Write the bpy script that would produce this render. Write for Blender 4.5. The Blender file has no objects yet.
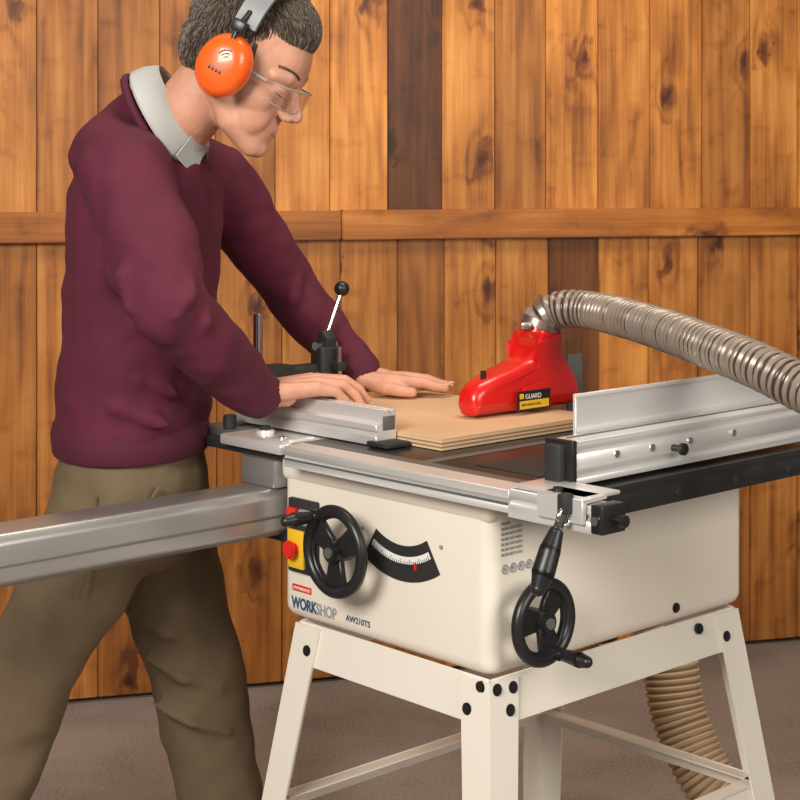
import bpy, bmesh, math, random
from mathutils import Vector, Matrix, Euler
random.seed(4)
V=Vector
sc=bpy.context.scene
try:
    sc.view_settings.view_transform='Standard'
    sc.view_settings.look='None'
except Exception: pass

# ---------------------------------------------------------------- materials
def mat(name,col,rough=.5,metal=0,bump=0,bscale=200,var=0,vscale=8,spec=None,coat=0,trans=0,alpha=1):
    m=bpy.data.materials.new(name); m.use_nodes=True
    nt=m.node_tree; N=nt.nodes; L=nt.links
    b=N['Principled BSDF']
    b.inputs['Base Color'].default_value=(*col,1); b.inputs['Roughness'].default_value=rough
    b.inputs['Metallic'].default_value=metal
    if coat: b.inputs['Coat Weight'].default_value=coat
    if trans: b.inputs['Transmission Weight'].default_value=trans
    if alpha<1: b.inputs['Alpha'].default_value=alpha
    if spec is not None: b.inputs['Specular IOR Level'].default_value=spec
    tc=N.new('ShaderNodeTexCoord')
    if bump:
        n=N.new('ShaderNodeTexNoise'); n.inputs['Scale'].default_value=bscale; n.inputs['Detail'].default_value=3
        L.new(tc.outputs['Object'],n.inputs['Vector'])
        bp=N.new('ShaderNodeBump'); bp.inputs['Strength'].default_value=bump; bp.inputs['Distance'].default_value=.002
        L.new(n.outputs['Fac'],bp.inputs['Height']); L.new(bp.outputs['Normal'],b.inputs['Normal'])
    if var:
        n=N.new('ShaderNodeTexNoise'); n.inputs['Scale'].default_value=vscale; n.inputs['Detail'].default_value=5
        L.new(tc.outputs['Object'],n.inputs['Vector'])
        r=N.new('ShaderNodeValToRGB')
        r.color_ramp.elements[0].position=.3; r.color_ramp.elements[1].position=.7
        r.color_ramp.elements[0].color=tuple(c*(1-var) for c in col)+(1,)
        r.color_ramp.elements[1].color=tuple(min(1,c*(1+var)) for c in col)+(1,)
        L.new(n.outputs['Fac'],r.inputs['Fac']); L.new(r.outputs['Color'],b.inputs['Base Color'])
    return m

def wood(name,light,dark,horizontal=False,knots=True,rough=.5):
    m=bpy.data.materials.new(name); m.use_nodes=True
    nt=m.node_tree; N=nt.nodes; L=nt.links; b=N['Principled BSDF']
    b.inputs['Roughness'].default_value=rough
    tc=N.new('ShaderNodeTexCoord'); at=N.new('ShaderNodeAttribute'); at.attribute_name='board'
    sep=N.new('ShaderNodeSeparateXYZ'); L.new(tc.outputs['Object'],sep.inputs[0])
    sa=N.new('ShaderNodeSeparateColor'); L.new(at.outputs['Color'],sa.inputs[0])
    def math_(op,a,bb=None,c=None):
        n=N.new('ShaderNodeMath'); n.operation=op
        for i,v in enumerate((a,bb,c)):
            if v is None: continue
            if isinstance(v,(int,float)): n.inputs[i].default_value=v
            else: L.new(v,n.inputs[i])
        return n.outputs[0]
    ac=sep.outputs['Z'] if horizontal else sep.outputs['X']
    al=sep.outputs['X'] if horizontal else sep.outputs['Z']
    off=sa.outputs[1]
    across=math_('ADD',ac,math_('MULTIPLY',off,7.3)); along=math_('ADD',al,math_('MULTIPLY',off,13.7))
    def vec(x,y,z=0):
        c=N.new('ShaderNodeCombineXYZ')
        for i,v in enumerate((x,y,z)):
            if isinstance(v,(int,float)): c.inputs[i].default_value=v
            else: L.new(v,c.inputs[i])
        return c.outputs[0]
    def noise(x,y,z=0,det=3):
        n=N.new('ShaderNodeTexNoise'); n.inputs['Scale'].default_value=1; n.inputs['Detail'].default_value=det
        L.new(vec(x,y,z),n.inputs['Vector']); return n.outputs['Fac']
    wob=math_('MULTIPLY',math_('SUBTRACT',noise(math_('MULTIPLY',across,30),math_('MULTIPLY',along,14),2),.5),.35)
    vo=N.new('ShaderNodeTexVoronoi'); vo.voronoi_dimensions='2D'; vo.inputs['Scale'].default_value=1.0
    L.new(vec(math_('ADD',math_('MULTIPLY',across,7.5),wob),math_('ADD',math_('MULTIPLY',along,4.2),wob)),vo.inputs['Vector'])
    d=vo.outputs['Distance']
    sc2=N.new('ShaderNodeSeparateColor'); L.new(vo.outputs['Color'],sc2.inputs[0])
    has=math_('GREATER_THAN',sc2.outputs[0],.78)
    infl=math_('MULTIPLY',math_('EXPONENT',math_('MULTIPLY',math_('MULTIPLY',d,d),-14.0)),has)
    nz=noise(math_('MULTIPLY',across,7),math_('MULTIPLY',along,1.1),off,2)
    g=math_('ADD',math_('MULTIPLY',across,9.0),math_('MULTIPLY',nz,5.0))
    if knots: g=math_('ADD',g,math_('MULTIPLY',infl,1.6))
    band=math_('MULTIPLY_ADD',math_('SINE',math_('MULTIPLY',g,6.28)),.5,.5)
    fg=noise(math_('MULTIPLY',across,230),math_('MULTIPLY',along,5),0,4)
    fg2=noise(math_('MULTIPLY',across,55),math_('MULTIPLY',along,1.6),9,3)
    pt=noise(math_('MULTIPLY',across,8),math_('MULTIPLY',along,3.0),5,4)
    wv=noise(math_('ADD',math_('MULTIPLY',across,14),math_('MULTIPLY',pt,3)),math_('MULTIPLY',along,15),17,3)
    f=math_('ADD',math_('MULTIPLY',math_('POWER',band,2.0),.22),math_('MULTIPLY',fg,.30))
    f=math_('ADD',f,math_('MULTIPLY',math_('SUBTRACT',fg2,.41),1.1))
    f=math_('ADD',f,math_('MULTIPLY',math_('SUBTRACT',pt,.40),1.4))
    wmask=math_('MULTIPLY',math_('MAXIMUM',math_('SUBTRACT',wv,.56),0.0),3.2)
    f=math_('ADD',f,math_('MULTIPLY',wmask,math_('MULTIPLY_ADD',infl,1.8,.45)))
    if knots: f=math_('ADD',f,math_('MULTIPLY',infl,.30))
    r=N.new('ShaderNodeValToRGB'); r.color_ramp.elements[0].position=.05; r.color_ramp.elements[1].position=1.0
    r.color_ramp.elements[0].color=(*light,1); r.color_ramp.elements[1].color=(*dark,1)
    e=r.color_ramp.elements.new(.45); e.color=(light[0]*.75,light[1]*.62,light[2]*.45,1)
    L.new(f,r.inputs['Fac'])
    col=r.outputs['Color']
    def mul(c1,fac,c2):
        mx=N.new('ShaderNodeMix'); mx.data_type='RGBA'; mx.blend_type='MULTIPLY'
        if isinstance(fac,(int,float)): mx.inputs[0].default_value=fac
        else: L.new(fac,mx.inputs[0])
        L.new(c1,mx.inputs[6])
        if isinstance(c2,tuple): mx.inputs[7].default_value=c2
        else: L.new(c2,mx.inputs[7])
        return mx.outputs[2]
    if knots:
        mr=N.new('ShaderNodeMapRange'); mr.inputs['From Min'].default_value=.03; mr.inputs['From Max'].default_value=.15
        mr.inputs['To Min'].default_value=1; mr.inputs['To Max'].default_value=0; L.new(d,mr.inputs['Value'])
        col=mul(col,math_('MULTIPLY',math_('MULTIPLY',mr.outputs[0],has),.9),(.22,.11,.06,1))
    tone=N.new('ShaderNodeCombineColor')
    L.new(sa.outputs[0],tone.inputs[0])
    L.new(math_('POWER',sa.outputs[0],1.15),tone.inputs[1]); L.new(math_('POWER',sa.outputs[0],1.3),tone.inputs[2])
    col=mul(col,1.0,tone.outputs[0])
    L.new(col,b.inputs['Base Color'])
    bp=N.new('ShaderNodeBump'); bp.inputs['Strength'].default_value=.25; bp.inputs['Distance'].default_value=.002
    L.new(math_('ADD',fg,band),bp.inputs['Height']); L.new(bp.outputs['Normal'],b.inputs['Normal'])
    return m

M={}
M['pine']=wood('pine_boards',(.82,.370,.085),(.23,.065,.008))
M['pineh']=wood('pine_batten',(.60,.235,.043),(.24,.072,.010),horizontal=True)
M['cream']=mat('cream_enamel',(.80,.74,.64),.36,0,bump=.12,bscale=500)
M['cream2']=mat('cream_enamel_stand',(.78,.735,.65),.4,0,bump=.08,bscale=500)
M['black']=mat('black_plastic',(.012,.012,.013),.35)
M['blackm']=mat('black_matte',(.02,.02,.02),.6,bump=.1)
M['iron']=mat('black_cast_iron',(.025,.024,.024),.3,.3,var=.3,vscale=20)
M['alu']=mat('anodised_aluminium',(.80,.79,.77),.34,.55,bump=.04,bscale=300)
M['alud']=mat('aluminium_beam',(.42,.41,.40),.34,.7,bump=.04)
M['alus']=mat('aluminium_slot',(.16,.16,.16),.5,.5)
M['chrome']=mat('chrome',(.75,.75,.75),.15,1)
M['red']=mat('red_plastic',(.62,.010,.008),.30,coat=.3)
M['reds']=mat('red_switch',(.7,.02,.015),.4)
M['yellow']=mat('yellow_label',(.8,.5,.02),.5)
M['white']=mat('white_print',(.8,.8,.78),.5)
M['blue']=mat('navy_print',(.03,.09,.18),.5)
M['greyp']=mat('grey_print',(.30,.30,.31),.6)
M['hose']=mat('grey_hose',(.27,.22,.18),.28,.15)
M['hosed']=mat('hose_wire',(.07,.05,.038),.3,.3)
M['hoset']=mat('tan_hose',(.52,.38,.24),.45)
M['hosetd']=mat('tan_hose_wire',(.28,.18,.10),.45)
M['clampm']=mat('hose_clamp_steel',(.45,.4,.36),.3,.9)
M['skin']=mat('skin',(.60,.30,.20),.5,0,bump=.2,bscale=260,var=.13,vscale=28)
M['skin'].node_tree.nodes['Principled BSDF'].inputs['Subsurface Weight'].default_value=.08
M['skin'].node_tree.nodes['Principled BSDF'].inputs['Subsurface Radius'].default_value=(.01,.004,.002)
M['nail']=mat('fingernail',(.68,.42,.32),.3)
M['lip']=mat('lips',(.47,.19,.14),.5)
M['hair']=mat('brown_hair',(.050,.032,.020),.6,0)
M['hair2']=mat('brown_grey_hair',(.085,.058,.038),.6,0)
M['hairg']=mat('grey_hair',(.20,.165,.135),.6,0)
M['sweater']=mat('burgundy_knit',(.095,.0075,.027),.85,0,bump=.35,bscale=700,var=.12,vscale=14)
M['rib']=mat('burgundy_rib',(.082,.007,.024),.85,0,bump=.3,bscale=600)
M['shirt']=mat('grey_shirt',(.46,.47,.46),.8,0,bump=.2,bscale=500)
M['trouser']=mat('olive_trousers',(.150,.108,.060),.85,0,bump=.3,bscale=600,var=.12,vscale=10)
M['boot']=mat('brown_boot',(.05,.03,.02),.5)
M['orange']=mat('orange_plastic',(.92,.12,.010),.3,coat=.3)
M['bandg']=mat('headband_grey',(.22,.23,.24),.45)
M['lens']=mat('clear_lens',(.95,.95,.93),.05,trans=1.0,alpha=.30)
M['eye']=mat('eyeball',(.7,.66,.62),.2)
M['ply']=mat('plywood_face',(.70,.46,.27),.55,0,var=.10,vscale=5)
M['plyd']=mat('plywood_core_dark',(.36,.20,.10),.7)
M['plyl']=mat('plywood_core_light',(.72,.52,.32),.7)
def floor_mat():
    m=bpy.data.materials.new('concrete_floor'); m.use_nodes=True; nt=m.node_tree;N=nt.nodes;L=nt.links;b=N['Principled BSDF']
    tc=N.new('ShaderNodeTexCoord')
    n1=N.new('ShaderNodeTexNoise'); n1.inputs['Scale'].default_value=3; n1.inputs['Detail'].default_value=6
    n2=N.new('ShaderNodeTexNoise'); n2.inputs['Scale'].default_value=130; n2.inputs['Detail'].default_value=2
    for n in (n1,n2): L.new(tc.outputs['Object'],n.inputs['Vector'])
    ad=N.new('ShaderNodeMath'); ad.operation='MULTIPLY_ADD'; L.new(n2.outputs['Fac'],ad.inputs[0]); ad.inputs[1].default_value=.8
    L.new(n1.outputs['Fac'],ad.inputs[2])
    r=N.new('ShaderNodeValToRGB'); r.color_ramp.elements[0].position=.55; r.color_ramp.elements[1].position=1.0
    r.color_ramp.elements[0].color=(.155,.122,.105,1); r.color_ramp.elements[1].color=(.31,.255,.225,1)
    L.new(ad.outputs[0],r.inputs['Fac']); L.new(r.outputs['Color'],b.inputs['Base Color'])
    b.inputs['Roughness'].default_value=.8
    bp=N.new('ShaderNodeBump'); bp.inputs['Strength'].default_value=.3; bp.inputs['Distance'].default_value=.003
    L.new(n2.outputs['Fac'],bp.inputs['Height']); L.new(bp.outputs['Normal'],b.inputs['Normal'])
    return m
M['floor']=floor_mat()

# ---------------------------------------------------------------- mesh builder
def frame(axis):
    a=V(axis).normalized()
    t=V((0,0,1)) if abs(a.z)<.9 else V((1,0,0))
    x=t.cross(a).normalized(); y=a.cross(x)
    return Matrix((x,y,a)).transposed()

class B:
    def __init__(s): s.bm=bmesh.new(); s.mats=[]
    def mi(s,m):
        if m not in s.mats: s.mats.append(m)
        return s.mats.index(m)
    def add(s,t,m,keep=False):
        i=s.mi(m)
        if not keep:
            for f in t.faces: f.material_index=i
        bmesh.ops.recalc_face_normals(t,faces=t.faces)
        me=bpy.data.meshes.new('t'); t.to_mesh(me); t.free(); s.bm.from_mesh(me); bpy.data.meshes.remove(me)
    def box(s,lo,hi,m,bev=.001,seg=2,rot=None):
        t=bmesh.new(); bmesh.ops.create_cube(t,size=1)
        lo=V(lo);hi=V(hi); c=(lo+hi)/2; d=hi-lo
        for v in t.verts: v.co=V((v.co.x*d.x,v.co.y*d.y,v.co.z*d.z))
        if bev: bmesh.ops.bevel(t,geom=t.edges[:],offset=bev,segments=seg,affect='EDGES',profile=.5)
        R=rot.to_matrix() if rot else Matrix.Identity(3)
        for v in t.verts: v.co=R@v.co+c
        s.add(t,m)
    def hexa(s,p,m,bev=.001):
        t=bmesh.new(); vs=[t.verts.new(q) for q in p]
        for f in ((0,1,2,3),(4,5,6,7),(0,1,5,4),(1,2,6,5),(2,3,7,6),(3,0,4,7)): t.faces.new([vs[i] for i in f])
        if bev: bmesh.ops.bevel(t,geom=t.edges[:],offset=bev,segments=1,affect='EDGES')
        s.add(t,m)
    def cyl(s,p0,p1,r0,m,r1=None,seg=24,bev=0):
        if r1 is None: r1=r0
        p0=V(p0);p1=V(p1);d=p1-p0
        t=bmesh.new(); bmesh.ops.create_cone(t,cap_ends=True,segments=seg,radius1=r0,radius2=r1,depth=d.length)
        if bev:
            es=[e for e in t.edges if any(len(f.verts)>4 for f in e.link_faces)]
            bmesh.ops.bevel(t,geom=es,offset=bev,segments=2,affect='EDGES')
        R=frame(d); c=(p0+p1)/2
        for v in t.verts: v.co=R@v.co+c
        s.add(t,m)
    def sph(s,c,r,m,rot=None,seg=20):
        if isinstance(r,(int,float)): r=(r,r,r)
        t=bmesh.new(); bmesh.ops.create_uvsphere(t,u_segments=seg,v_segments=seg*2//3,radius=1)
        R=rot.to_matrix() if rot else Matrix.Identity(3)
        for v in t.verts: v.co=R@V((v.co.x*r[0],v.co.y*r[1],v.co.z*r[2]))+V(c)
        s.add(t,m)
    def cap(s,p0,p1,r0,r1,m,seg=16):
        s.cyl(p0,p1,r0,m,r1,seg); s.sph(p0,r0*1.001,m,seg=seg); s.sph(p1,r1*1.001,m,seg=seg)
    def chain(s,pts,m,seg=16):
        for (a,ra),(b,rb) in zip(pts[:-1],pts[1:]): s.cap(a,b,ra,rb,m,seg)
    def torus(s,c,axis,R,r,m,seg=48,ms=12,arc=2*math.pi,start=0):
        Mx=frame(axis); t=bmesh.new(); rings=[]
        full=abs(arc-2*math.pi)<1e-4; n=seg if full else seg+1
        for i in range(n):
            a=start+arc*i/seg; rings.append([t.verts.new(Mx@V(((R+r*math.cos(b))*math.cos(a),(R+r*math.cos(b))*math.sin(a),r*math.sin(b)))+V(c)) for b in [2*math.pi*k/ms for k in range(ms)]])
        for i in range(seg):
            A=rings[i];C=rings[(i+1)%n]
            for k in range(ms): t.faces.new((A[k],A[(k+1)%ms],C[(k+1)%ms],C[k]))
        s.add(t,m)
    def loft(s,rings,m,cap=True,bev=0,m2=None,sel=None):
        t=bmesh.new(); R=[[t.verts.new(p) for p in r] for r in rings]; n=len(R[0])
        i1=s.mi(m); i2=s.mi(m2) if m2 else 0
        for j,(A,C) in enumerate(zip(R[:-1],R[1:])):
            for k in range(n):
                f=t.faces.new((A[k],A[(k+1)%n],C[(k+1)%n],C[k]))
                f.material_index=i2 if (m2 and sel[j]) else i1
        if cap:
            for q in (R[0],R[-1]): t.faces.new(q).material_index=i1
        if bev: bmesh.ops.bevel(t,geom=t.edges[:],offset=bev,segments=2,affect='EDGES')
        s.add(t,m,keep=bool(m2))
    def ell(s,secs,m,n=28):
        rings=[]
        for c,u,w in secs:
            c=V(c);u=V(u);w=V(w); rings.append([c+u*math.cos(a)+w*math.sin(a) for a in [2*math.pi*k/n for k in range(n)]])
        s.loft(rings,m)
    def prism(s,pts,axis,a,b,m,bev=0,seg=3):
        def mk(p,q):
            return V((q,p[0],p[1])) if axis=='x' else (V((p[0],q,p[1])) if axis=='y' else V((p[0],p[1],q)))
        t=bmesh.new(); A=[t.verts.new(mk(p,a)) for p in pts]; C=[t.verts.new(mk(p,b)) for p in pts]; n=len(pts)
        for k in range(n): t.faces.new((A[k],A[(k+1)%n],C[(k+1)%n],C[k]))
        t.faces.new(A); t.faces.new(C)
        if bev: bmesh.ops.bevel(t,geom=t.edges[:],offset=bev,segments=seg,affect='EDGES',profile=.5)
        s.add(t,m)
    def tube(s,path,rf,m,ms=24,step=.0035,cap=True,m2=None,sf=None):
        P=catmull(path,step); n=len(P); rings=[]; T=(P[1]-P[0]).normalized(); X=frame(T).col[0].copy(); sacc=0; sel=[]
        for i in range(n):
            t2=(P[min(i+1,n-1)]-P[max(i-1,0)]).normalized(); q=T.rotation_difference(t2); X=q@X; T=t2; Y=T.cross(X)
            if i: sacc+=(P[i]-P[i-1]).length
            r=rf(sacc) if callable(rf) else rf
            sel.append(sf(sacc) if sf else False)
            rings.append([P[i]+X*r*math.cos(a)+Y*r*math.sin(a) for a in [2*math.pi*k/ms for k in range(ms)]])
        s.loft(rings,m,cap,m2=m2,sel=sel)
    def xf(s,Mx):
        for v in s.bm.verts: v.co=Mx@v.co
    def done(s,name,parent=None,local=True,smooth=40):
        me=bpy.data.meshes.new(name); s.bm.to_mesh(me); s.bm.free()
        for m in s.mats: me.materials.append(m)
        for p in me.polygons: p.use_smooth=True
        if smooth<180: me.set_sharp_from_angle(angle=math.radians(smooth))
        o=bpy.data.objects.new(name,me); sc.collection.objects.link(o)
        if parent:
            o.parent=parent
            if not local: o.matrix_parent_inverse=parent.matrix_basis.inverted()
        return o

def catmull(pts,step):
    P=[V(p) for p in pts]; P=[P[0]*2-P[1]]+P+[P[-1]*2-P[-2]]; out=[]
    for i in range(1,len(P)-2):
        a,b,c,d=P[i-1:i+3]; n=max(2,int((c-b).length/step))
        for k in range(n):
            t=k/n; out.append(.5*((2*b)+(c-a)*t+(2*a-5*b+4*c-d)*t*t+(3*b-a-3*c+d)*t**3))
    out.append(P[-2]); return out

def empty(name,loc=(0,0,0),rz=0):
    e=bpy.data.objects.new(name,None); e.location=loc; e.rotation_euler=(0,0,rz); e.empty_display_size=.1
    sc.collection.objects.link(e); e.matrix_basis=Matrix.Translation(V(loc))@Matrix.Rotation(rz,4,'Z'); return e

def organic(o,vox,it=8,disp=0,dscale=.1,fac=.5):
    m=o.modifiers.new('r','REMESH'); m.mode='VOXEL'; m.voxel_size=vox; m.use_smooth_shade=True
    m=o.modifiers.new('s','SMOOTH'); m.factor=fac; m.iterations=it
    if disp:
        t=bpy.data.textures.new(o.name+'_t','CLOUDS'); t.noise_scale=dscale; t.noise_depth=1
        m=o.modifiers.new('d','DISPLACE'); m.texture=t; m.strength=disp; m.mid_level=.5; m.texture_coords='LOCAL'

def text(name,body,size,loc,rot,m,parent,ext=.0004,sx=1,bold=0):
    c=bpy.data.curves.new(name,'FONT'); c.body=body; c.size=size; c.extrude=ext; c.offset=bold
    c.materials.append(m); o=bpy.data.objects.new(name,c); sc.collection.objects.link(o)
    o.parent=parent; o.location=loc; o.rotation_euler=rot; o.scale=(sx,1,1); return o

# ---------------------------------------------------------------- room
b=B(); b.box((-4,-1.5,-.05),(4.5,7,0),M['floor'],0); b.done('floor')
WA=math.atan2(.27,.963); wallM=Matrix.Translation(V((-.758,4.015,0)))@Matrix.Rotation(WA,4,'Z')
def boards(name,items,matl):
    bm=bmesh.new(); lay=bm.loops.layers.float_color.new('board')
    for (x0,x1,y0,y1,z0,z1,tone,bev) in items:
        t=bmesh.new(); bmesh.ops.create_cube(t,size=1)
        for v in t.verts: v.co=V(((x0+x1)/2+v.co.x*(x1-x0),(y0+y1)/2+v.co.y*(y1-y0),(z0+z1)/2+v.co.z*(z1-z0)))
        bmesh.ops.bevel(t,geom=t.edges[:],offset=bev,segments=2,affect='EDGES')
        me=bpy.data.meshes.new('t'); t.to_mesh(me); t.free(); n0=len(bm.faces); bm.from_mesh(me); bpy.data.meshes.remove(me)
        bm.faces.ensure_lookup_table(); rnd=random.random()
        for f in bm.faces[n0:]:
            for l in f.loops: l[lay]=(tone,rnd,0,1)
    me=bpy.data.meshes.new(name); bm.to_mesh(me); bm.free(); me.materials.append(matl)
    o=bpy.data.objects.new(name,me); sc.collection.objects.link(o); o.matrix_basis=wallM; return o
edges=[-1.5,-1.35,-1.2,-1.05,-.9,-.75,-.6,-.45,-.3,-.15,0,.155,.296,.452,.597,.754,.903,1.052,1.198,1.35,1.504,1.662,1.81,1.96,2.11,2.26,2.41,2.56,2.71,2.86]
items=[]
tonesU={0:.55,.754:.18,.155:.72,.296:.62,.452:.85,.597:1.0,.903:.90,1.052:.64,1.198:1.0,1.35:.88,1.504:.85,1.662:.6}
edgesL=[-1.5,-1.35,-1.2,-1.05,-.9,-.75,-.6,-.45,-.3,-.15,0,.15,.30,.47,.625,.78,.91,1.055,1.205,1.352,1.5,1.65,1.81,1.96,2.11,2.26,2.41,2.56,2.71,2.86]
tonesL={.78:.62,1.205:.28,.91:.95,1.055:.85,1.352:.95,1.5:.75,.47:.70,.30:.60,0:.5,.15:.5,.625:.85}
for a,c in zip(edges[:-1],edges[1:]):
    items.append((a+.001,c-.001,0,.02,1.20,3.2,tonesU.get(a,random.uniform(.6,.85)),.002))
for a,c in zip(edgesL[:-1],edgesL[1:]):
    items.append((a+.001,c-.001,0,.02,.012,1.19,tonesL.get(a,random.uniform(.5,.75)),.002))
items.append((-1.5,2.86,.021,.05,0,3.2,.10,.001))
boards('wall_back',items,M['pine'])
boards('trim_1',[(-1.5,.62,-.035,-.0005,1.155,1.230,.80,.003),(.622,2.86,-.035,-.0005,1.155,1.232,1.0,.003)],M['pineh'])

# ---------------------------------------------------------------- table saw
SA=math.atan2(-.734,.679)
saw=empty('table_saw',(.129,2.29,0),SA)
b=B()
b.box((-.478,.0,.592),(.0,.62,.865),M['cream'],.024,6)
b.box((-.480,-.003,.815),(.002,.62,.862),M['cream'],.014,4)
b.done('cabinet',saw)
k=.135; ZT=.592
def sp(x,y,z,sx,sy): d=k*(ZT-z); return V((x+sx*d,y+sy*d,z))
X0,X1,Y0,Y1=-.440,0.0,.0,.60
b=B()
def leg(cx,cy,sx,sy):
    w=.060;t=.004; fx=-sx;fy=-sy
    prof=[(0,0),(fx*w,0),(fx*w,fy*t),(fx*t,fy*t),(fx*t,fy*w),(0,fy*w)]
    rings=[]
    for z,g in ((ZT-.004,1),(0.006,.8)):
        o=sp(cx,cy,z,sx,sy); rings.append([o+V((p[0]*g,p[1]*g,0)) for p in prof])
    b.loft(rings,M['cream2'])
    o=sp(cx,cy,0,sx,sy); b.cyl(o+V((fx*.02,fy*.02,0)),o+V((fx*.02,fy*.02,.02)),.024,M['black'])
leg(X0,Y0,-1,-1);leg(X1,Y0,1,-1);leg(X0,Y1,-1,1);leg(X1,Y1,1,1)
def rail(za,zb,ins,th):
    for side in range(4):
        P=[]
        for z in (za,zb):
            if side==0: c=[(X0+ins,Y0+ins,-1,-1),(X1-ins,Y0+ins,1,-1),(X1-ins,Y0+ins+th,1,-1),(X0+ins,Y0+ins+th,-1,-1)]
            if side==1: c=[(X0+ins,Y1-ins,-1,1),(X1-ins,Y1-ins,1,1),(X1-ins,Y1-ins-th,1,1),(X0+ins,Y1-ins-th,-1,1)]
            if side==2: c=[(X0+ins,Y0+ins,-1,-1),(X0+ins,Y1-ins,-1,1),(X0+ins+th,Y1-ins,-1,1),(X0+ins+th,Y0+ins,-1,-1)]
            if side==3: c=[(X1-ins,Y0+ins,1,-1),(X1-ins,Y1-ins,1,1),(X1-ins-th,Y1-ins,1,1),(X1-ins-th,Y0+ins,1,-1)]
            P+= [sp(q[0],q[1],z,q[2],q[3]) for q in c]
        b.hexa(P,M['cream2'],.0008)
rail(.525,.592,.0045,.003)
rail(.272,.303,.0045,.003)
rail(.298,.3015,.0045,.028)
def bolt(p,ax,r=.0065):
    p=V(p);ax=V(ax).normalized(); b.cyl(p-ax*.003,p+ax*.004,r,M['black'],seg=6); b.cyl(p-ax*.003,p+ax*.0015,r*1.35,M['black'])
for (x,z) in ((-.405,.55),(-.040,.545)):
    bolt(sp(x,0,z,0,-1),(0,-1,k))
for (x,z) in ((-.455,.287),(.015,.287)):
    bolt(sp(x,0,z,0,-1),(0,-1,k))
for (y,z) in ((.012,.578),(.045,.575),(.035,.545),(.49,.575),(.56,.55)):
    bolt(sp(0,y,z,1,0),(1,0,k))
bolt((-.018,-.001,.580),(0,-1,0))
bolt((.001,.43,.62),(1,0,0),.006)
b.done('stand',saw)
b=B()
b.box((-.445,-.004,.866),(.15,.62,.880),M['iron'],.002)
b.box((-.445,-.004,.842),(-.435,.62,.868),M['iron'],.002); b.box((.138,-.004,.838),(.150,.62,.868),M['iron'],.002)
b.box((-.445,-.004,.842),(.15,.008,.868),M['iron'],.002); b.box((-.445,.61,.842),(.15,.62,.868),M['iron'],.002)
b.box((-.18,.03,.8802),(-.16,.6,.8808),M['alus'],.0002)
b.box((-.10,.07,.880),(.03,.20,.8815),M['blackm'],.0005)
b.box((-.435,.012,.8802),(.085,.035,.8812),M['alus'],.0004)
for i in range(4): b.cyl((.1502,.1+i*.14,.853),(.152,.1+i*.14,.853),.006,M['blackm'])
b.done('table_top',saw)
b=B()
b.prism([(-.048,.852),(-.048,.862),(-.044,.865),(-.044,.869),(-.048,.872),(-.048,.884),(-.008,.886),(-.008,.852)],'x',-.412,.082,M['alu'],.0008,1)
b.prism([(-.052,.848),(-.052,.864),(-.046,.866),(-.046,.870),(-.050,.873),(-.050,.884),(-.012,.885),(-.012,.848)],'x',.084,.235,M['alu'],.0008,1)
b.box((-.411,-.0492,.8635),(.08,-.0478,.8665),M['alus'],0)
b.box((.0835,-.047,.8845),(.205,-.020,.8865),M['white'],.0003)
for i in range(28):
    l=.012 if i%5==0 else .007
    b.box((.088+i*.004,-.0465,.8866),(.0887+i*.004,-.0465+l,.8869),M['black'],0)
b.box((.235,-.056,.850),(.255,-.008,.888),M['black'],.002)
b.cyl((.255,-.03,.868),(.270,-.03,.868),.005,M['black']); b.cyl((.266,-.03,.868),(.273,-.03,.868),.008,M['black'])
b.cyl((.244,-.057,.868),(.244,-.060,.868),.006,M['chrome'])
b.done('front_rail',saw)
# rip fence
b=B()
prof=[(.088,.887),(.133,.887),(.133,.896),(.128,.899),(.128,.905),(.133,.908),(.133,.930),(.128,.933),(.128,.938),(.133,.941),(.133,.947),(.088,.947)]
b.prism(prof,'y',.034,.62,M['alu'],.0006,1)
b.box((.0835,.024,.886),(.1345,.034,.949),M['black'],.0015)
b.box((.094,.010,.890),(.122,.026,.943),M['blackm'],.003)
b.prism([(.0875-.006,.887),(.0875,.887),(.0875,1.004),(.0875-.006,1.004)],'y',.085,.60,M['alu'],.001,1)
b.box((.0876,.085,.999),(.0905,.60,1.004),M['alu'],.0004)
b.box((.0876,.085,.950),(.091,.60,.956),M['alu'],.0004)
for y in (.12,.20,.29,.40): b.cyl((.128,y,.921),(.1355,y,.921),.0055,M['chrome'])
b.cyl((.130,.25,.915),(.150,.25,.915),.005,M['black']); b.cyl((.147,.25,.915),(.157,.25,.915),.009,M['black'],bev=.002)
b.box((.10,.05,.9475),(.104,.57,.9485),M['alus'],.0002)
b.box((.086,-.045,.8875),(.215,.03,.893),M['alu'],.002)
b.prism([(-.060,.860),(-.053,.860),(-.053,.888),(-.01,.888),(-.01,.893),(-.060,.893)],'x',.145,.225,M['alu'],.001,1)
b.cyl((.165,-.04,.893),(.165,-.04,.899),.007,M['black'])
b.torus((.200,-.068,.868),(1,0,0),.011,.0033,M['chrome'])
b.box((.192,-.074,.872),(.208,-.056,.899),M['blackm'],.003)
b.chain([((.200,-.070,.870),.006),((.200,-.086,.848),.0065)],M['blackm'])
b.chain([((.200,-.084,.850),.010),((.200,-.096,.828),.0145),((.200,-.108,.803),.0155),((.200,-.118,.783),.010)],M['black'],20)
b.done('rip_fence',saw)
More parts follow.
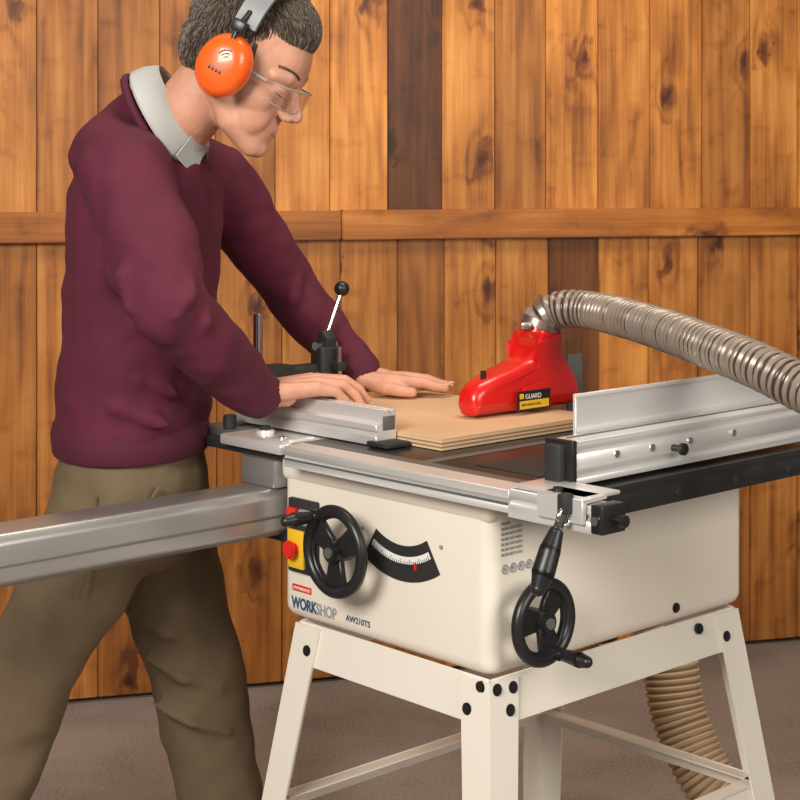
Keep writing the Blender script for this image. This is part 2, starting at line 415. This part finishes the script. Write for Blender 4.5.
def wheel(name,c,ax,R,hoff,hlen,spin=0):
    b=B(); c=V(c);ax=V(ax).normalized(); F=frame(ax)
    b.torus(c,ax,R-.008,.0095,M['black'])
    b.torus(c-ax*.004,ax,R-.013,.007,M['black'])
    b.cyl(c-ax*.03,c+ax*.012,.017,M['black'],bev=.003); b.cyl(c+ax*.010,c+ax*.015,.008,M['alus'])
    b.cyl(c-ax*.055,c-ax*.02,.010,M['chrome'])
    for i in range(3):
        a=spin+i*2*math.pi/3; d=F@V((math.cos(a),math.sin(a),0)); s_=F@V((-math.sin(a),math.cos(a),0))
        w0,w1=.013,.024; p=[]
        for q in (-.009,.001):
            for (rr,w,sg) in ((.008,w0,-1),(R-.010,w1,-1),(R-.010,w1,1),(.008,w0,1)): p.append(c+d*rr+s_*w*sg+ax*q)
        b.hexa(p,M['black'],.002)
    h=c+V(hoff); b.cyl(h-ax*.006,h+ax*.012,.010,M['black']); b.cyl(h,h+ax*.03,.005,M['chrome'])
    b.chain([(h+ax*.022,.009),(h+ax*(.022+hlen*.5),.0115),(h+ax*(hlen+.01),.0085)],M['black'],18)
    return b.done(name,saw)
wheel('bevel_handwheel',(-.272,-.060,.741),(0,-1,0),.070,(-.038,0,.050),.055,.5)
wheel('height_handwheel',(.047,.062,.675),(1,0,0),.063,(0,.022,-.048),.052,.9)
b=B()
def sector(cx,cz,r0,r1,a0,a1,y0,y1,m,n=24):
    pts=[(cx+r1*math.sin(a0+(a1-a0)*i/n),cz-r1*math.cos(a0+(a1-a0)*i/n)) for i in range(n+1)]
    pts+=[(cx+r0*math.sin(a1-(a1-a0)*i/n),cz-r0*math.cos(a1-(a1-a0)*i/n)) for i in range(n+1)]
    b.prism(pts,'y',y0,y1,m)
SX,SZ=-.187,.862
sector(SX,SZ,.106,.160,-.56,.56,-.0012,.002,M['blackm'])
sector(SX,SZ,.122,.133,-.52,.52,-.002,-.0012,M['white'])
for i in range(31):
    a=-.49+i*.98/30; l=.126 if i%5==0 else .129
    sector(SX,SZ,l,.133,a-.003,a+.003,-.0026,-.0019,M['black'],1)
b.box((-.155,-.0035,.724),(-.152,-.0012,.735),M['reds'],0)
for s_ in (-1,1): b.cyl((-.187+s_*.088,-.0005,.768),(-.187+s_*.088,-.003,.768),.003,M['greyp'])
b.box((-.452,-.008,.672),(-.380,.004,.792),M['blackm'],.003)
b.box((-.448,-.012,.68),(-.408,-.006,.742),M['yellow'],.001)
b.cyl((-.428,-.010,.712),(-.428,-.022,.712),.009,M['reds']); b.cyl((-.428,-.020,.712),(-.428,-.028,.712),.015,M['reds'],bev=.003)
b.box((-.447,-.016,.752),(-.425,-.007,.778),M['reds'],.002); b.box((-.418,-.014,.752),(-.393,-.007,.778),M['greyp'],.002)
b.box((-.448,-.0015,.640),(-.400,-.0002+.001,.6505),M['reds'],.0003)
b.done('bevel_scale_and_switch',saw)
R1=(math.pi/2,0,0); R2=(math.pi/2,0,math.pi/2)
text('label_line','OWNBRAND',.0072,(-.445,-.0018,.6427),R1,M['white'],saw)
text('label_work','WORK',.025,(-.450,-.0006,.612),R1,M['blue'],saw,bold=.0009,sx=.80)
text('label_shop','SHOP',.025,(-.388,-.0006,.612),R1,M['greyp'],saw,bold=.0006,sx=.80)
text('label_type','AW210TS',.0135,(-.315,-.0006,.616),R1,M['blue'],saw,bold=.0002)
for i in range(7):
    text('label_warning','MACHINE SAFETY NOTE %d'%i if i else 'WARNING',.0062,(.0006,.022,.812-i*.0075),R2,M['greyp'],saw,ext=.0002,sx=.62)
b=B()
for i in range(4):
    b.torus((.0006,.03+i*.017,.748),(1,0,0),.006,.0012,M['greyp'],24,6)
    b.cyl((.0002,.03+i*.017,.748),(.001,.03+i*.017,.748),.0028,M['greyp'])
b.done('pictograms',saw)
# sliding carriage + beam
b=B()
pr=[(-.575,.735),(-.560,.719),(-.498,.719),(-.483,.730),(-.483,.786),(-.492,.800),(-.565,.800),(-.575,.790)]
b.prism([(x,z) for x,z in pr],'y',-.72,.06,M['alud'],.004,3)
b.prism([(x,z) for x,z in pr],'y',.062,.75,M['alud'],.004,3)
b.box((-.484,-.719,.752),(-.4815,.058,.756),M['alus'],.0004)
b.box((-.578,.02,.705),(-.47,.08,.812),M['blackm'],.004)
b.box((-.50,.05,.76),(-.44,.12,.85),M['blackm'],.004)
b.done('slide_beam',saw)
b=B()
b.box((-.735,.0,.845),(-.455,.52,.862),M['blackm'],.003)
b.box((-.575,-.01,.800),(-.485,.50,.846),M['alud'],.003)
b.box((-.620,-.022,.860),(-.455,.10,.878),M['alu'],.004)
b.box((-.735,.02,.860),(-.625,.52,.876),M['alus'],.003)
b.box((-.730,.10,.872),(-.47,.50,.880),M['iron'],.002)
b.cyl((-.56,.03,.878),(-.56,.03,.886),.017,M['alu'],bev=.002); b.cyl((-.56,.03,.886),(-.56,.03,.892),.009,M['blackm'])
b.cyl((-.66,.03,.876),(-.66,.03,.90),.012,M['blackm'],bev=.002)
b.cyl((-.50,.02,.878),(-.50,.02,.882),.007,M['chrome'])
b.box((-.47,-.004,.868),(-.452,.05,.884),M['alu'],.002)
b.done('sliding_carriage',saw)
b=B()
cp=[(.070,.8815),(.114,.8815),(.114,.938),(.104,.938),(.104,.930),(.098,.930),(.098,.938),(.088,.938),(.088,.918),(.070,.915),(.070,.905),(.076,.904),(.076,.898),(.070,.897)]
b.prism(cp,'x',-.70,-.322,M['alu'],.0007,1)
b.box((-.3223,.084,.905),(-.3205,.110,.928),M['alus'],.0005)
b.box((-.335,.060,.882),(-.285,.112,.890),M['blackm'],.002)
b.done('crosscut_fence',saw)
b=B()
b.cyl((-.71,.13,.88),(-.71,.13,1.068),.009,M['chrome'],bev=.001)
b.box((-.735,.105,.920),(-.685,.20,.972),M['blackm'],.006)
b.box((-.728,.16,.922),(-.694,.31,.968),M['blackm'],.010,3)
b.box((-.722,.260,.88),(-.684,.308,1.000),M['blackm'],.008,3)
b.prism([(-.715,.985),(-.69,.985),(-.685,1.015),(-.70,1.03),(-.715,1.02)],'y',.272,.298,M['blackm'],.003,2)
b.cyl((-.705,.285,1.01),(-.70,.32,1.098),.0045,M['chrome']); b.sph((-.70,.322,1.105),.0145,M['black'])
b.cyl((-.705,.26,1.0),(-.705,.31,1.0),.008,M['chrome'])
b.cyl((-.67,.29,.892),(-.67,.29,1.0),.005,M['chrome']); b.box((-.70,.28,.955),(-.66,.30,.972),M['blackm'],.003)
b.cyl((-.67,.29,.885),(-.67,.29,.897),.014,M['black'])
b.done('hold_down_clamp',saw)
b=B(); b.cyl((-.18,.42,.54),(-.18,.42,.60),.055,M['blackm']); b.done('dust_port',saw)

# ---------------------------------------------------------------- plywood
ply=empty('plywood_sheet',(.129,2.29,0),SA)
b=B()
zs=[.8812,.8845,.8875,.8905,.8935,.8965,.9000]
for i in range(6):
    b.box((-.66+.0002*(i%2),.118,zs[i]),(-.22-.0002*(i%2),.50,zs[i+1]),M['ply'] if i==5 else (M['plyl'] if i%2==0 else M['plyd']),.0002,1)
b.done('layers',ply)

# ---------------------------------------------------------------- red guard
gd=empty('blade_guard',(.129,2.29,0),SA)
b=B()
pts=[(.248,.905),(.236,.922),(.240,.944),(.262,.960),(.30,.972),(.36,.985),(.405,.996),(.43,1.014),(.445,1.042),(.512,1.042),(.515,1.006),(.532,.983),(.556,.952),(.562,.925),(.555,.905)]
def gy(y): return .562-(.562-y)*.82
pts=[(gy(y) if y<.44 else y,z) for y,z in pts]
rings=[]
for (x,ins) in ((-.382,.018),(-.378,.009),(-.371,.002),(-.362,0),(-.330,0),(-.320,.002),(-.312,.009),(-.308,.018)):
    cy=.42;cz=.950; ring=[]
    n=len(pts)
    for i,p in enumerate(pts):
        a=V(pts[i-1]);c=V(pts[(i+1)%n]); tg=(c-a).normalized(); nrm=V((tg.y,-tg.x))
        if (V((cy,cz))-V(p)).dot(nrm)<0: nrm=-nrm
        q=V(p)+nrm*ins; q.y=max(q.y,.902)
        xx=-.345+(x+.345)*(.62+.38*min(1,max(0,(q.x-.28)/.13)))
        ring.append(V((xx,q.x,q.y)))
    rings.append(ring)
b.loft(rings,M['red'])
b.prism([(.40,.947),(.44,.956),(.50,.956),(.535,.935),(.535,.926),(.40,.926)],'x',-.309,-.3065,M['red'],.001,2)
b.box((-.3078,.385,.9075),(-.3052,.470,.942),M['black'],.0006)
b.box((-.3053,.390,.911),(-.3047,.465,.925),M['yellow'],0)
b.box((-.3053,.390,.929),(-.3047,.400,.938),M['yellow'],0)
b.cyl((-.345,.478,1.028),(-.345,.482,1.060),.034,M['red'],r1=.032)
b.cyl((-.34,.335,.955),(-.34,.335,.980),.005,M['black'])
b.box((-.347,.56,.8815),(-.344,.60,.99),M['alus'],.0005)
b.done('guard_shell',gd)
text('guard_label_text','GUARD',.012,(-.3050,.404,.928),R2,M['white'],gd,ext=.0002)
text('guard_label_text2','KEEP HANDS CLEAR',.006,(-.3045,.394,.916),R2,M['black'],gd,ext=.0002,sx=.9)

hz=empty('dust_hose',(.24,2.87,1.0))
b=B()
pitch=.0135
rf=lambda s:.0318+.0027*math.cos(2*math.pi*s/pitch)
sx_,sy_=.129+.679*-.345+.734*.482, 2.29+.734*.345+.679*.482
b.tube([(sx_,sy_,1.045),(sx_+.008,sy_,1.062),(sx_+.045,2.855,1.080),(.35,2.80,1.079),(.41,2.64,1.071),(.462,2.46,1.059),(.545,2.25,1.028),(.70,2.10,.93),(.95,2.15,.60),(1.2,2.4,.20),(1.5,2.7,.06)],rf,M['hose'],28,.0024,m2=M['hosed'],sf=lambda s:math.cos(2*math.pi*s/pitch+.3)<-.25)
b.tube([(sx_-.001,sy_,1.047),(sx_+.004,sy_,1.060)],.0375,M['clampm'],28,.003)
b.tube([(sx_+.012,sy_,1.068),(sx_+.020,sy_-.002,1.073)],.0380,M['clampm'],28,.003)
b.box((sx_-.035,sy_-.045,1.046),(sx_-.015,sy_-.034,1.058),M['clampm'],.002)
b.done('hose',hz,local=False,smooth=60)
hz2=empty('dust_hose.001',(.5,3.0,.3))
b=B()
p2=.013
rf2=lambda s:.052+.003*math.cos(2*math.pi*s/p2)
b.tube([(.42,3.13,.56),(.48,3.10,.50),(.515,3.08,.40),(.535,3.05,.28),(.60,2.99,.16),(.75,2.92,.08),(1.0,2.9,.06)],rf2,M['hoset'],28,.0026,m2=M['hosetd'],sf=lambda s:math.cos(2*math.pi*s/p2)<-.35)
b.done('hose',hz2,local=False,smooth=60)

# ---------------------------------------------------------------- man
man=empty('man',(-.45,2.83,0))
def mdone(b,name,**kw): return b.done(name,man,local=False,**kw)
S=M['sweater']
b=B()
def hsec(z,cx,cy,hx,hy,tilt=0): return ((cx,cy,z),(hx,0,-hx*tilt),(0,hy,0))
b.ell([hsec(.845,-.475,2.83,.128,.182),hsec(.87,-.475,2.83,.134,.19),hsec(.96,-.468,2.82,.136,.188),hsec(1.10,-.455,2.81,.130,.185),
 hsec(1.22,-.445,2.80,.136,.195),hsec(1.30,-.444,2.80,.130,.19),hsec(1.355,-.445,2.79,.108,.145,.1),hsec(1.40,-.448,2.785,.078,.095,.3)],S)
b.sph((-.455,2.79,1.388),(.074,.10,.078),S)
b.sph((-.480,2.76,1.345),(.085,.150,.085),S)
b.chain([((-.470,2.74,1.355),.074),((-.452,2.635,1.318),.080),((-.402,2.56,1.22),.074),((-.3625,2.505,1.115),.063),((-.31,2.575,1.045),.057),((-.245,2.675,.957),.043)],S,24)
b.chain([((-.43,2.69,1.26),.085),((-.41,2.62,1.17),.070)],S,24)
b.chain([((-.39,2.89,1.33),.068),((-.340,2.965,1.305),.074),((-.275,3.04,1.20),.064),((-.215,3.11,1.10),.057),((-.14,3.085,1.01),.05),((-.078,3.055,.942),.038)],S,24)
def fold(pts,r): b.chain([(p,r*(.5 if i in (0,len(pts)-1) else 1)) for i,p in enumerate(pts)],S,10)
fold([(-.330,2.500,1.175),(-.320,2.462,1.135),(-.345,2.445,1.100)],.016)
fold([(-.300,2.515,1.135),(-.300,2.490,1.090),(-.325,2.490,1.060)],.014)
fold([(-.350,2.590,1.255),(-.345,2.545,1.215),(-.375,2.500,1.190)],.015)
fold([(-.420,2.510,1.21),(-.430,2.478,1.16),(-.420,2.470,1.11)],.016)
fold([(-.480,2.655,1.02),(-.430,2.645,.98),(-.375,2.665,.955)],.016)
fold([(-.540,2.680,.98),(-.470,2.638,.935),(-.390,2.652,.905)],.015)
fold([(-.420,2.640,1.12),(-.440,2.636,1.07),(-.480,2.642,1.03)],.016)
fold([(-.540,2.690,1.10),(-.520,2.665,1.04),(-.47,2.645,1.0)],.014)
fold([(-.252,2.615,1.02),(-.265,2.590,.99),(-.29,2.60,.965)],.010)
fold([(-.190,3.045,1.12),(-.205,3.045,1.08),(-.225,3.060,1.06)],.012)
o=mdone(b,'sweater'); organic(o,.0065,7,.018,.075)
b=B()
def ribbed(p0,p1,r0,r1,m,n=60,amp=.0012):
    p0=V(p0);p1=V(p1); F=frame(p1-p0); rings=[]
    for (p,r) in ((p0,r0*.93),(p0+(p1-p0)*.05,r0),(p0*.5+p1*.5,(r0+r1)/2),(p1-(p1-p0)*.05,r1),(p1,r1*.9)):
        rings.append([p+F@V(((r+(amp if k%2 else 0))*math.cos(2*math.pi*k/n),(r+(amp if k%2 else 0))*math.sin(2*math.pi*k/n),0)) for k in range(n)])
    b.loft(rings,m)
ribbed((-.262,2.652,.977),(-.228,2.700,.941),.044,.038,M['rib'])
ribbed((-.098,3.062,.962),(-.062,3.047,.932),.040,.034,M['rib'])
rings=[]
for z,g in ((.835,.98),(.84,1.0),(.87,1.02),(.888,.99)):
    rings.append([V((-.475+(.134*g+(.001 if k%2 else 0))*math.cos(2*math.pi*k/120),2.83+(.190*g+(.001 if k%2 else 0))*math.sin(2*math.pi*k/120),z)) for k in range(120)])
b.loft(rings,M['rib'])
mdone(b,'ribbing')
b=B(); T=M['trouser']
b.ell([hsec(.87,-.475,2.83,.115,.165),hsec(.80,-.475,2.83,.130,.183),hsec(.72,-.478,2.83,.136,.188),hsec(.66,-.478,2.83,.12,.16),hsec(.63,-.478,2.83,.07,.09)],T)
b.chain([((-.460,2.905,.74),.098),((-.430,2.915,.61),.100),((-.385,2.92,.47),.089),((-.348,2.92,.28),.080),((-.305,2.92,.075),.076)],T,24)
b.chain([((-.505,2.75,.73),.100),((-.565,2.74,.60),.092),((-.63,2.73,.48),.084),((-.70,2.73,.28),.076),((-.74,2.73,.085),.07)],T,24)
for z0,dx in ((.60,.0),(.52,.02),(.44,.045),(.36,.06)):
    b.chain([((-.50+dx,2.845,z0+.02),.006),((-.43+dx,2.826,z0-.01),.012),((-.36+dx,2.85,z0-.035),.006)],T,10)
o=mdone(b,'trousers'); organic(o,.007,6,.018,.09)
b=B()
b.tube([(-.40,2.662,.80),(-.43,2.652,.755),(-.47,2.638,.735)],.0035,T,8)
b.tube([(-.505,2.642,.79),(-.508,2.636,.70),(-.53,2.64,.62)],.002,T,8)
mdone(b,'trouser_seams')
b=B()
def boot(ax,ay):
    b.ell([((ax-.09,ay,.05),(0,0,.045),(0,.035,0)),((ax-.06,ay,.055),(0,0,.055),(0,.042,0)),((ax+.02,ay,.06),(0,0,.06),(0,.045,0)),((ax+.10,ay,.045),(0,0,.045),(0,.052,0)),((ax+.17,ay,.035),(0,0,.033),(0,.048,0)),((ax+.20,ay,.028),(0,0,.022),(0,.03,0))],M['boot'])
    b.cap((ax-.03,ay,.06),(ax-.03,ay,.15),.052,.058,M['boot'])
boot(-.285,2.92);boot(-.72,2.73)
o=mdone(b,'boots'); organic(o,.006,4)

# head
H=V((-.266,2.70,1.500)); HM=Matrix.Translation(H)@Matrix.Rotation(math.radians(-12),4,'Z')@Matrix.Rotation(math.radians(30),4,'Y')@Matrix.Scale(1.10,4)
K=M['skin']
b=B()
b.sph((-.012,0,.048),(.096,.076,.088),K,seg=32)
b.sph((.030,0,.032),(.066,.064,.076),K,seg=28)
b.sph((.034,0,-.018),(.056,.058,.064),K,seg=28)
b.sph((.028,0,-.052),(.058,.050,.048),K,seg=28)
for s_ in (-1,1):
    b.chain([((-.010,s_*.050,-.035),.020),((.036,s_*.038,-.074),.021),((.074,s_*.012,-.094),.019)],K)
    b.sph((.052,s_*.026,-.048),(.036,.031,.042),K)
b.sph((.080,0,-.094),(.019,.022,.017),K)
b.sph((.066,0,-.064),(.030,.036,.040),K)
b.chain([((.086,0,.016),.0085),((.100,0,-.006),.0090),((.1125,0,-.024),.0110)],K)
for s_ in (-1,1):
    b.sph((.101,s_*.011,-.031),(.012,.0085,.008),K)
    b.chain([((.064,s_*.048,.020),.011),((.080,s_*.032,.024),.012),((.086,s_*.010,.022),.011)],K)
    b.sph((.050,s_*.038,-.024),(.032,.026,.030),K)
    b.sph((.070,s_*.031,.001),(.0155,.017,.013),K)
    b.sph((-.012,s_*.079,-.002),(.018,.010,.030),K)
b.chain([((.080,-.023,-.062),.0070),((.0905,0,-.057),.0080),((.080,.023,-.062),.0070)],K)
b.chain([((.080,-.019,-.074),.0065),((.0880,0,-.074),.0075),((.080,.019,-.074),.0065)],K)
b.chain([((-.03,0,-.03),.052),((-.045,0,-.10),.051)],K,24)
b.xf(HM)
nk=HM@V((-.035,0,-.075))
b.chain([(nk,.056),((-.405,2.765,1.385),.064)],K,24)
o=mdone(b,'head'); organic(o,.0028,9)
b=B()
b.chain([((.0855,-.021,-.0668),.0014),((.0930,-.010,-.0640),.0024),((.0958,0,-.0643),.0024),((.0930,.010,-.0640),.0024),((.0855,.021,-.0668),.0014)],M['lip'],10)
b.chain([((.0855,-.018,-.0690),.0014),((.0918,-.008,-.0710),.0028),((.0918,.008,-.0710),.0028),((.0855,.018,-.0690),.0014)],M['lip'],10)
for s_ in (-1,1):
    b.sph((.0740,s_*.031,.000),.0125,M['eye'])
    b.sph((.0750,s_*.031,.0024),(.0130,.0135,.0108),K)
    b.chain([((.0838,s_*.021,-.0045),.0011),((.0866,s_*.031,-.0058),.0013),((.0796,s_*.043,-.004),.0011)],M['hair'],8)
    for q in range(40):
        u=q/39; x=.0950-.003*u-.024*u*u; y=.012+.038*u; z=.026+.008*math.sin(u*2.2)+(.0015 if q%2 else -.001)
        b.cap((x-.002,s_*y,z-.002),(x-.0005-.002*u,s_*(y+.006),z+.0025),.0014,.0006,M['hair2'],6)
b.xf(HM); mdone(b,'facial_features')
# hair
b=B()
E=[((-.022,0,.058),(.094,.079,.083)),((.010,0,.084),(.074,.063,.056)),((-.046,0,.016),(.064,.071,.070))]
for c,r in E: b.sph(c,r,M['hair'],seg=36)
for s_ in (-1,1):
    b.chain([((.020,s_*.060,.045),.012),((.026,s_*.060,.012),.007),((.018,s_*.060,-.012),.005)],M['hair'])
b.xf(HM)
o=mdone(b,'hair'); organic(o,.003,4)
sb=bmesh.new(); mlist=[M['hair'],M['hair2'],M['hairg']]
def inside(p,skip):
    for i,(c,r) in enumerate(E):
        if i==skip: continue
        q=p-V(c)
        if (q.x/r[0])**2+(q.y/r[1])**2+(q.z/r[2])**2<.94: return True
    return False
cnt=0
rng=random.Random(7)
while cnt<11000:
    i=rng.choice((0,0,1,1,2)); c,r=E[i]; c=V(c)
    n_=V((rng.gauss(0,1),rng.gauss(0,1),rng.gauss(0,1))).normalized()
    p=c+V((n_.x*r[0],n_.y*r[1],n_.z*r[2]))
    nn=V((n_.x/r[0],n_.y/r[1],n_.z/r[2])).normalized()
    if inside(p,i): continue
    lim=-.045 if p.x<-.03 else (-.005 if p.x<.015 else .03+(p.x-.015)*.85)
    if p.z<lim: continue
    cnt+=1
    top=max(0,min(1,(p.z-.07)/.06))
    f=V((1.0*top+.15,-.30*top,-1.0*(1-top))) if p.x>-.06 else V((-.1,0,-1))
    f=f+V((rng.uniform(-.16,.16),rng.uniform(-.16,.16),rng.uniform(-.12,.12)))
    f=(f-nn*f.dot(nn)).normalized(); sd=f.cross(nn)
    L_=rng.uniform(.014,.024)*(1+.5*top); w=rng.uniform(.0004,.0008); lift=.0020*top+.0008
    p0=p-nn*.001; p1=p+f*L_*.5+nn*(lift); p2=p+f*L_-nn*(L_*L_*.5/.08-lift*.6)
    vs=[sb.verts.new(HM@q) for q in (p0-sd*w,p0+sd*w,p1+sd*w*.9,p1-sd*w*.9,p2,p1+nn*w,p0+nn*w)]
    g=rng.random(); side=1-top
    mi=2 if g<(.06+.30*side) else (1 if g<.64 else 0)
    for fc in ((0,3,5,6),(1,6,5,2),(3,4,5),(2,5,4)):
        fa=sb.faces.new([vs[q] for q in fc]); fa.material_index=mi
me=bpy.data.meshes.new('hair_strands'); sb.to_mesh(me); sb.free()
for m in mlist: me.materials.append(m)
o=bpy.data.objects.new('hair_strands',me); sc.collection.objects.link(o); o.parent=man; o.matrix_parent_inverse=man.matrix_basis.inverted()
# collar
b=B()
cc=V((-.392,2.765,1.425)); ax=V((.86,-.05,.50)).normalized()
side=V((0,1,0)); side=(side-ax*side.dot(ax)).normalized(); fr=side.cross(ax)
if fr.z>0: fr=-fr
def cring(off,ru,rv,n=48,sh=0):
    return [cc+ax*off+fr*(ru*math.cos(t)+sh)+side*rv*math.sin(t) for t in [2*math.pi*k/n for k in range(n)]]
b.loft([cring(-.024,.099,.134,sh=.004),cring(-.020,.101,.136,sh=.004),cring(.0,.094,.116),cring(.018,.086,.090),cring(.023,.082,.084),cring(.018,.078,.080),cring(-.02,.080,.085)],M['shirt'],cap=False)
for s_ in (-1,1):
    p0=cc+ax*.020+fr*.082+side*.012*s_; p1=cc+ax*.018+fr*.056+side*.074*s_; p2=cc-ax*.016+fr*.074+side*.108*s_; p3=cc-ax*.014+fr*.116+side*.062*s_
    nn=(p1-p0).cross(p3-p0).normalized()*.0014
    b.hexa([p0-nn,p1-nn,p2-nn,p3-nn,p0+nn,p1+nn,p2+nn,p3+nn],M['shirt'],.0008)
mdone(b,'shirt_collar')
b=B()
n=48; path=[cc-ax*.036+fr*(.098*math.cos(t)+.006)+side*.122*math.sin(t) for t in [2*math.pi*k/n for k in range(n+1)]]
b.tube(path,.008,M['rib'],10,.006,cap=False); mdone(b,'neck_rib')

def hand(name,W,F,S_,up,mcp,lens,drop,rad,thumb,back=.03,g=1.1):
    F=V(F).normalized(); S_=V(S_); S_=(S_-F*S_.dot(F)).normalized(); U=V((0,0,1))
    b=B(); W=V(W); offs=[.031,.0105,-.0105,-.030]; nb=B()
    F=F*g
    for i,o_ in enumerate(offs):
        o_*=g
        m=W+F*mcp[i]+S_*o_+U*up[i]
        b.cap(W-F*.01+S_*o_*.55,m,.0175,.0135,K,14)
        p=m; pts=[(p,.0130)]
        for j in range(3):
            Fn=F.normalized()
            d=(Fn*math.cos(drop[i][j])-U*math.sin(drop[i][j])+S_*(o_*.9*(1 if j==0 else .3))).normalized()
            p=p+d*lens[i][j]*g; pts.append((p,rad*(1-.10*j)-(.001 if i==3 else 0)))
        b.chain(pts,K,14)
        nrm=(U*math.cos(drop[i][2])+Fn*math.sin(drop[i][2])).normalized()
        rot=Matrix((d,nrm.cross(d),nrm)).transposed().to_quaternion()
        nb.sph(p+nrm*(pts[-1][1]*.86)+d*.001,(.0068,.0052,.0016),M['nail'],rot=rot,seg=12)
    b.chain([(W-F*back,.0265),(W,.025),(W+F*.03-U*.004,.023)],K,18)
    b.sph(W+F*.035+S_*.018-U*.006,(.024,.018,.014),K)
    pts=[(W+F*thumb[0][0]+S_*thumb[0][1]*g+U*thumb[0][2],.015)]
    for q,r in zip(thumb[1:],(.0132,.0117,.0098)): pts.append((W+F*q[0]+S_*q[1]*g+U*q[2],r))
    b.chain(pts,K,14)
    o=mdone(b,name); organic(o,.0022,4)
    mdone(nb,name+'_nails')
hand('hand_right',(-.226,2.702,.952),(.93,.36,0),(-.36,.93,0),[.012,.014,.011,.006],[.082,.086,.081,.072],
 [(.042,.026,.021),(.045,.028,.022),(.041,.026,.021),(.032,.021,.018)],
 [(.05,.55,.9),(.05,.55,.95),(.10,.7,1.05),(.2,.8,1.1)],.0102,
 [(.015,.018,-.004),(.040,.043,-.004),(.068,.055,-.010),(.092,.056,-.018)])
hand('hand_left',(-.060,3.046,.932),(.985,-.02,0),(-.02,-.99,0),[-.002,.002,-.001,-.006],[.068,.072,.068,.060],
 [(.038,.023,.019),(.041,.025,.020),(.037,.023,.019),(.030,.020,.017)],
 [(.05,.30,.15),(.05,.34,.16),(.06,.30,.16),(.08,.22,.15)],.0100,
 [(.010,.018,-.008),(.034,.040,-.012),(.060,.052,-.016),(.084,.054,-.019)],g=1.0)

# ear defenders
ed=empty('ear_defenders',H)
b=B()
CX,CZ=.005,-.002
for s_ in (-1,1):
    b.sph((CX,s_*.092,CZ),(.040,.014,.050),M['black'])
    rr=[]
    for (y,g) in ((.094,1.0),(.102,1.0),(.113,.93),(.121,.78),(.125,.5),(.126,.1)):
        rr.append([V((CX+.0415*g*math.cos(t),s_*y,CZ+.050*g*math.sin(t))) for t in [2*math.pi*k/36 for k in range(36)]])
    b.loft(rr,M['orange'])
    for rad_ in (.006,.011,.016):
        b.torus((CX+.008,s_*.1255,CZ+.010),(0,1,0),rad_,.0010,M['black'],16,6,arc=1.3,start=.3)
    for q in range(4): b.box((CX-.012+q*.006,s_*.1250-.001,CZ-.012),(CX-.0085+q*.006,s_*.1250+.001,CZ-.005),M['black'],.0003)
    b.chain([((CX,s_*.116,.026),.004),((.0,s_*.112,.058),.004),((.002,s_*.104,.085),.004)],M['black'],10)
    b.box((-.010,s_*.112-.008,.052),(.012,s_*.112+.008,.070),M['black'],.003)
rings=[];rings2=[]
for i in range(41):
    a=math.pi*(-.02+1.04*i/40); y=-.100*math.cos(a); z=.075+.090*max(0,math.sin(a))-(0 if 0<=a<=math.pi else .01)
    nrm=V((0,-math.cos(a),math.sin(a))); p=V((.004,y,z)); w=.018
    rings.append([p+V((-w,0,0))-nrm*.004,p+V((w,0,0))-nrm*.004,p+V((w,0,0))+nrm*.004,p+V((-w,0,0))+nrm*.004])
    if 8<=i<33: rings2.append([p+V((-.011,0,0))+nrm*.003,p+V((.011,0,0))+nrm*.003,p+V((.011,0,0))+nrm*.0055,p+V((-.011,0,0))+nrm*.0055])
b.loft(rings,M['bandg']); b.loft(rings2,M['black'])
b.xf(HM); b.done('muffs',ed,local=False)
sg=empty('safety_glasses',H)
b=B()
rings=[]
for i in range(33):
    a=-1.25+2.5*i/32; x=.046+.066*math.cos(a)**.7; y=.073*math.sin(a)/math.sin(1.25)
    hh=.021-.005*abs(a); n_=V((math.cos(a),math.sin(a),0)); base=V((x,y,-.002)); nose=.012*math.exp(-(y/.012)**2)
    rings.append([base+V((0,0,-hh+nose)),base+n_*.0014+V((0,0,-hh+nose)),base+n_*.0014+V((0,0,hh*.85)),base+V((0,0,hh*.85))])
b.loft(rings,M['lens'])
top=[(r[2]+r[3])/2 for r in rings]; bot=[(r[0]+r[1])/2 for r in rings]
b.tube(top,.0013,M['greyp'],8); b.tube(bot,.0010,M['greyp'],8)
for s_ in (-1,1):
    b.tube([(.066,s_*.073,.008),(.03,s_*.078,.008),(-.005,s_*.082,.006)],.0022,M['greyp'],8)
b.xf(HM); b.done('spectacles',sg,local=False)

# ---------------------------------------------------------------- lights
def area(name,loc,tgt,size,e,col):
    l=bpy.data.lights.new(name,'AREA'); l.shape='RECTANGLE'; l.size=size[0]; l.size_y=size[1]; l.energy=e; l.color=col
    o=bpy.data.objects.new(name,l); sc.collection.objects.link(o); o.location=loc
    o.rotation_euler=(V(tgt)-V(loc)).to_track_quat('-Z','Y').to_euler(); return o
area('key_softbox',(-1.3,-.3,2.3),(.1,2.6,.8),(1.3,1.0),125,(1,.94,.86))
area('fill_softbox',(2.0,.3,1.9),(.2,3,.8),(1.4,1.2),50,(1,.93,.84))
area('overhead_strip',(.4,2.7,3.2),(.45,3.9,1.3),(1.4,.6),36,(1,.87,.70))
w=bpy.data.worlds.new('world'); sc.world=w; w.use_nodes=True
w.node_tree.nodes['Background'].inputs[0].default_value=(.9,.85,.8,1); w.node_tree.nodes['Background'].inputs[1].default_value=.18

cam=bpy.data.cameras.new('camera'); co=bpy.data.objects.new('camera',cam); sc.collection.objects.link(co)
co.location=(0,0,1.31); co.rotation_euler=(math.pi/2,0,0); cam.lens=72; cam.sensor_width=36; cam.shift_y=-.275
cam.clip_start=.05
sc.camera=co
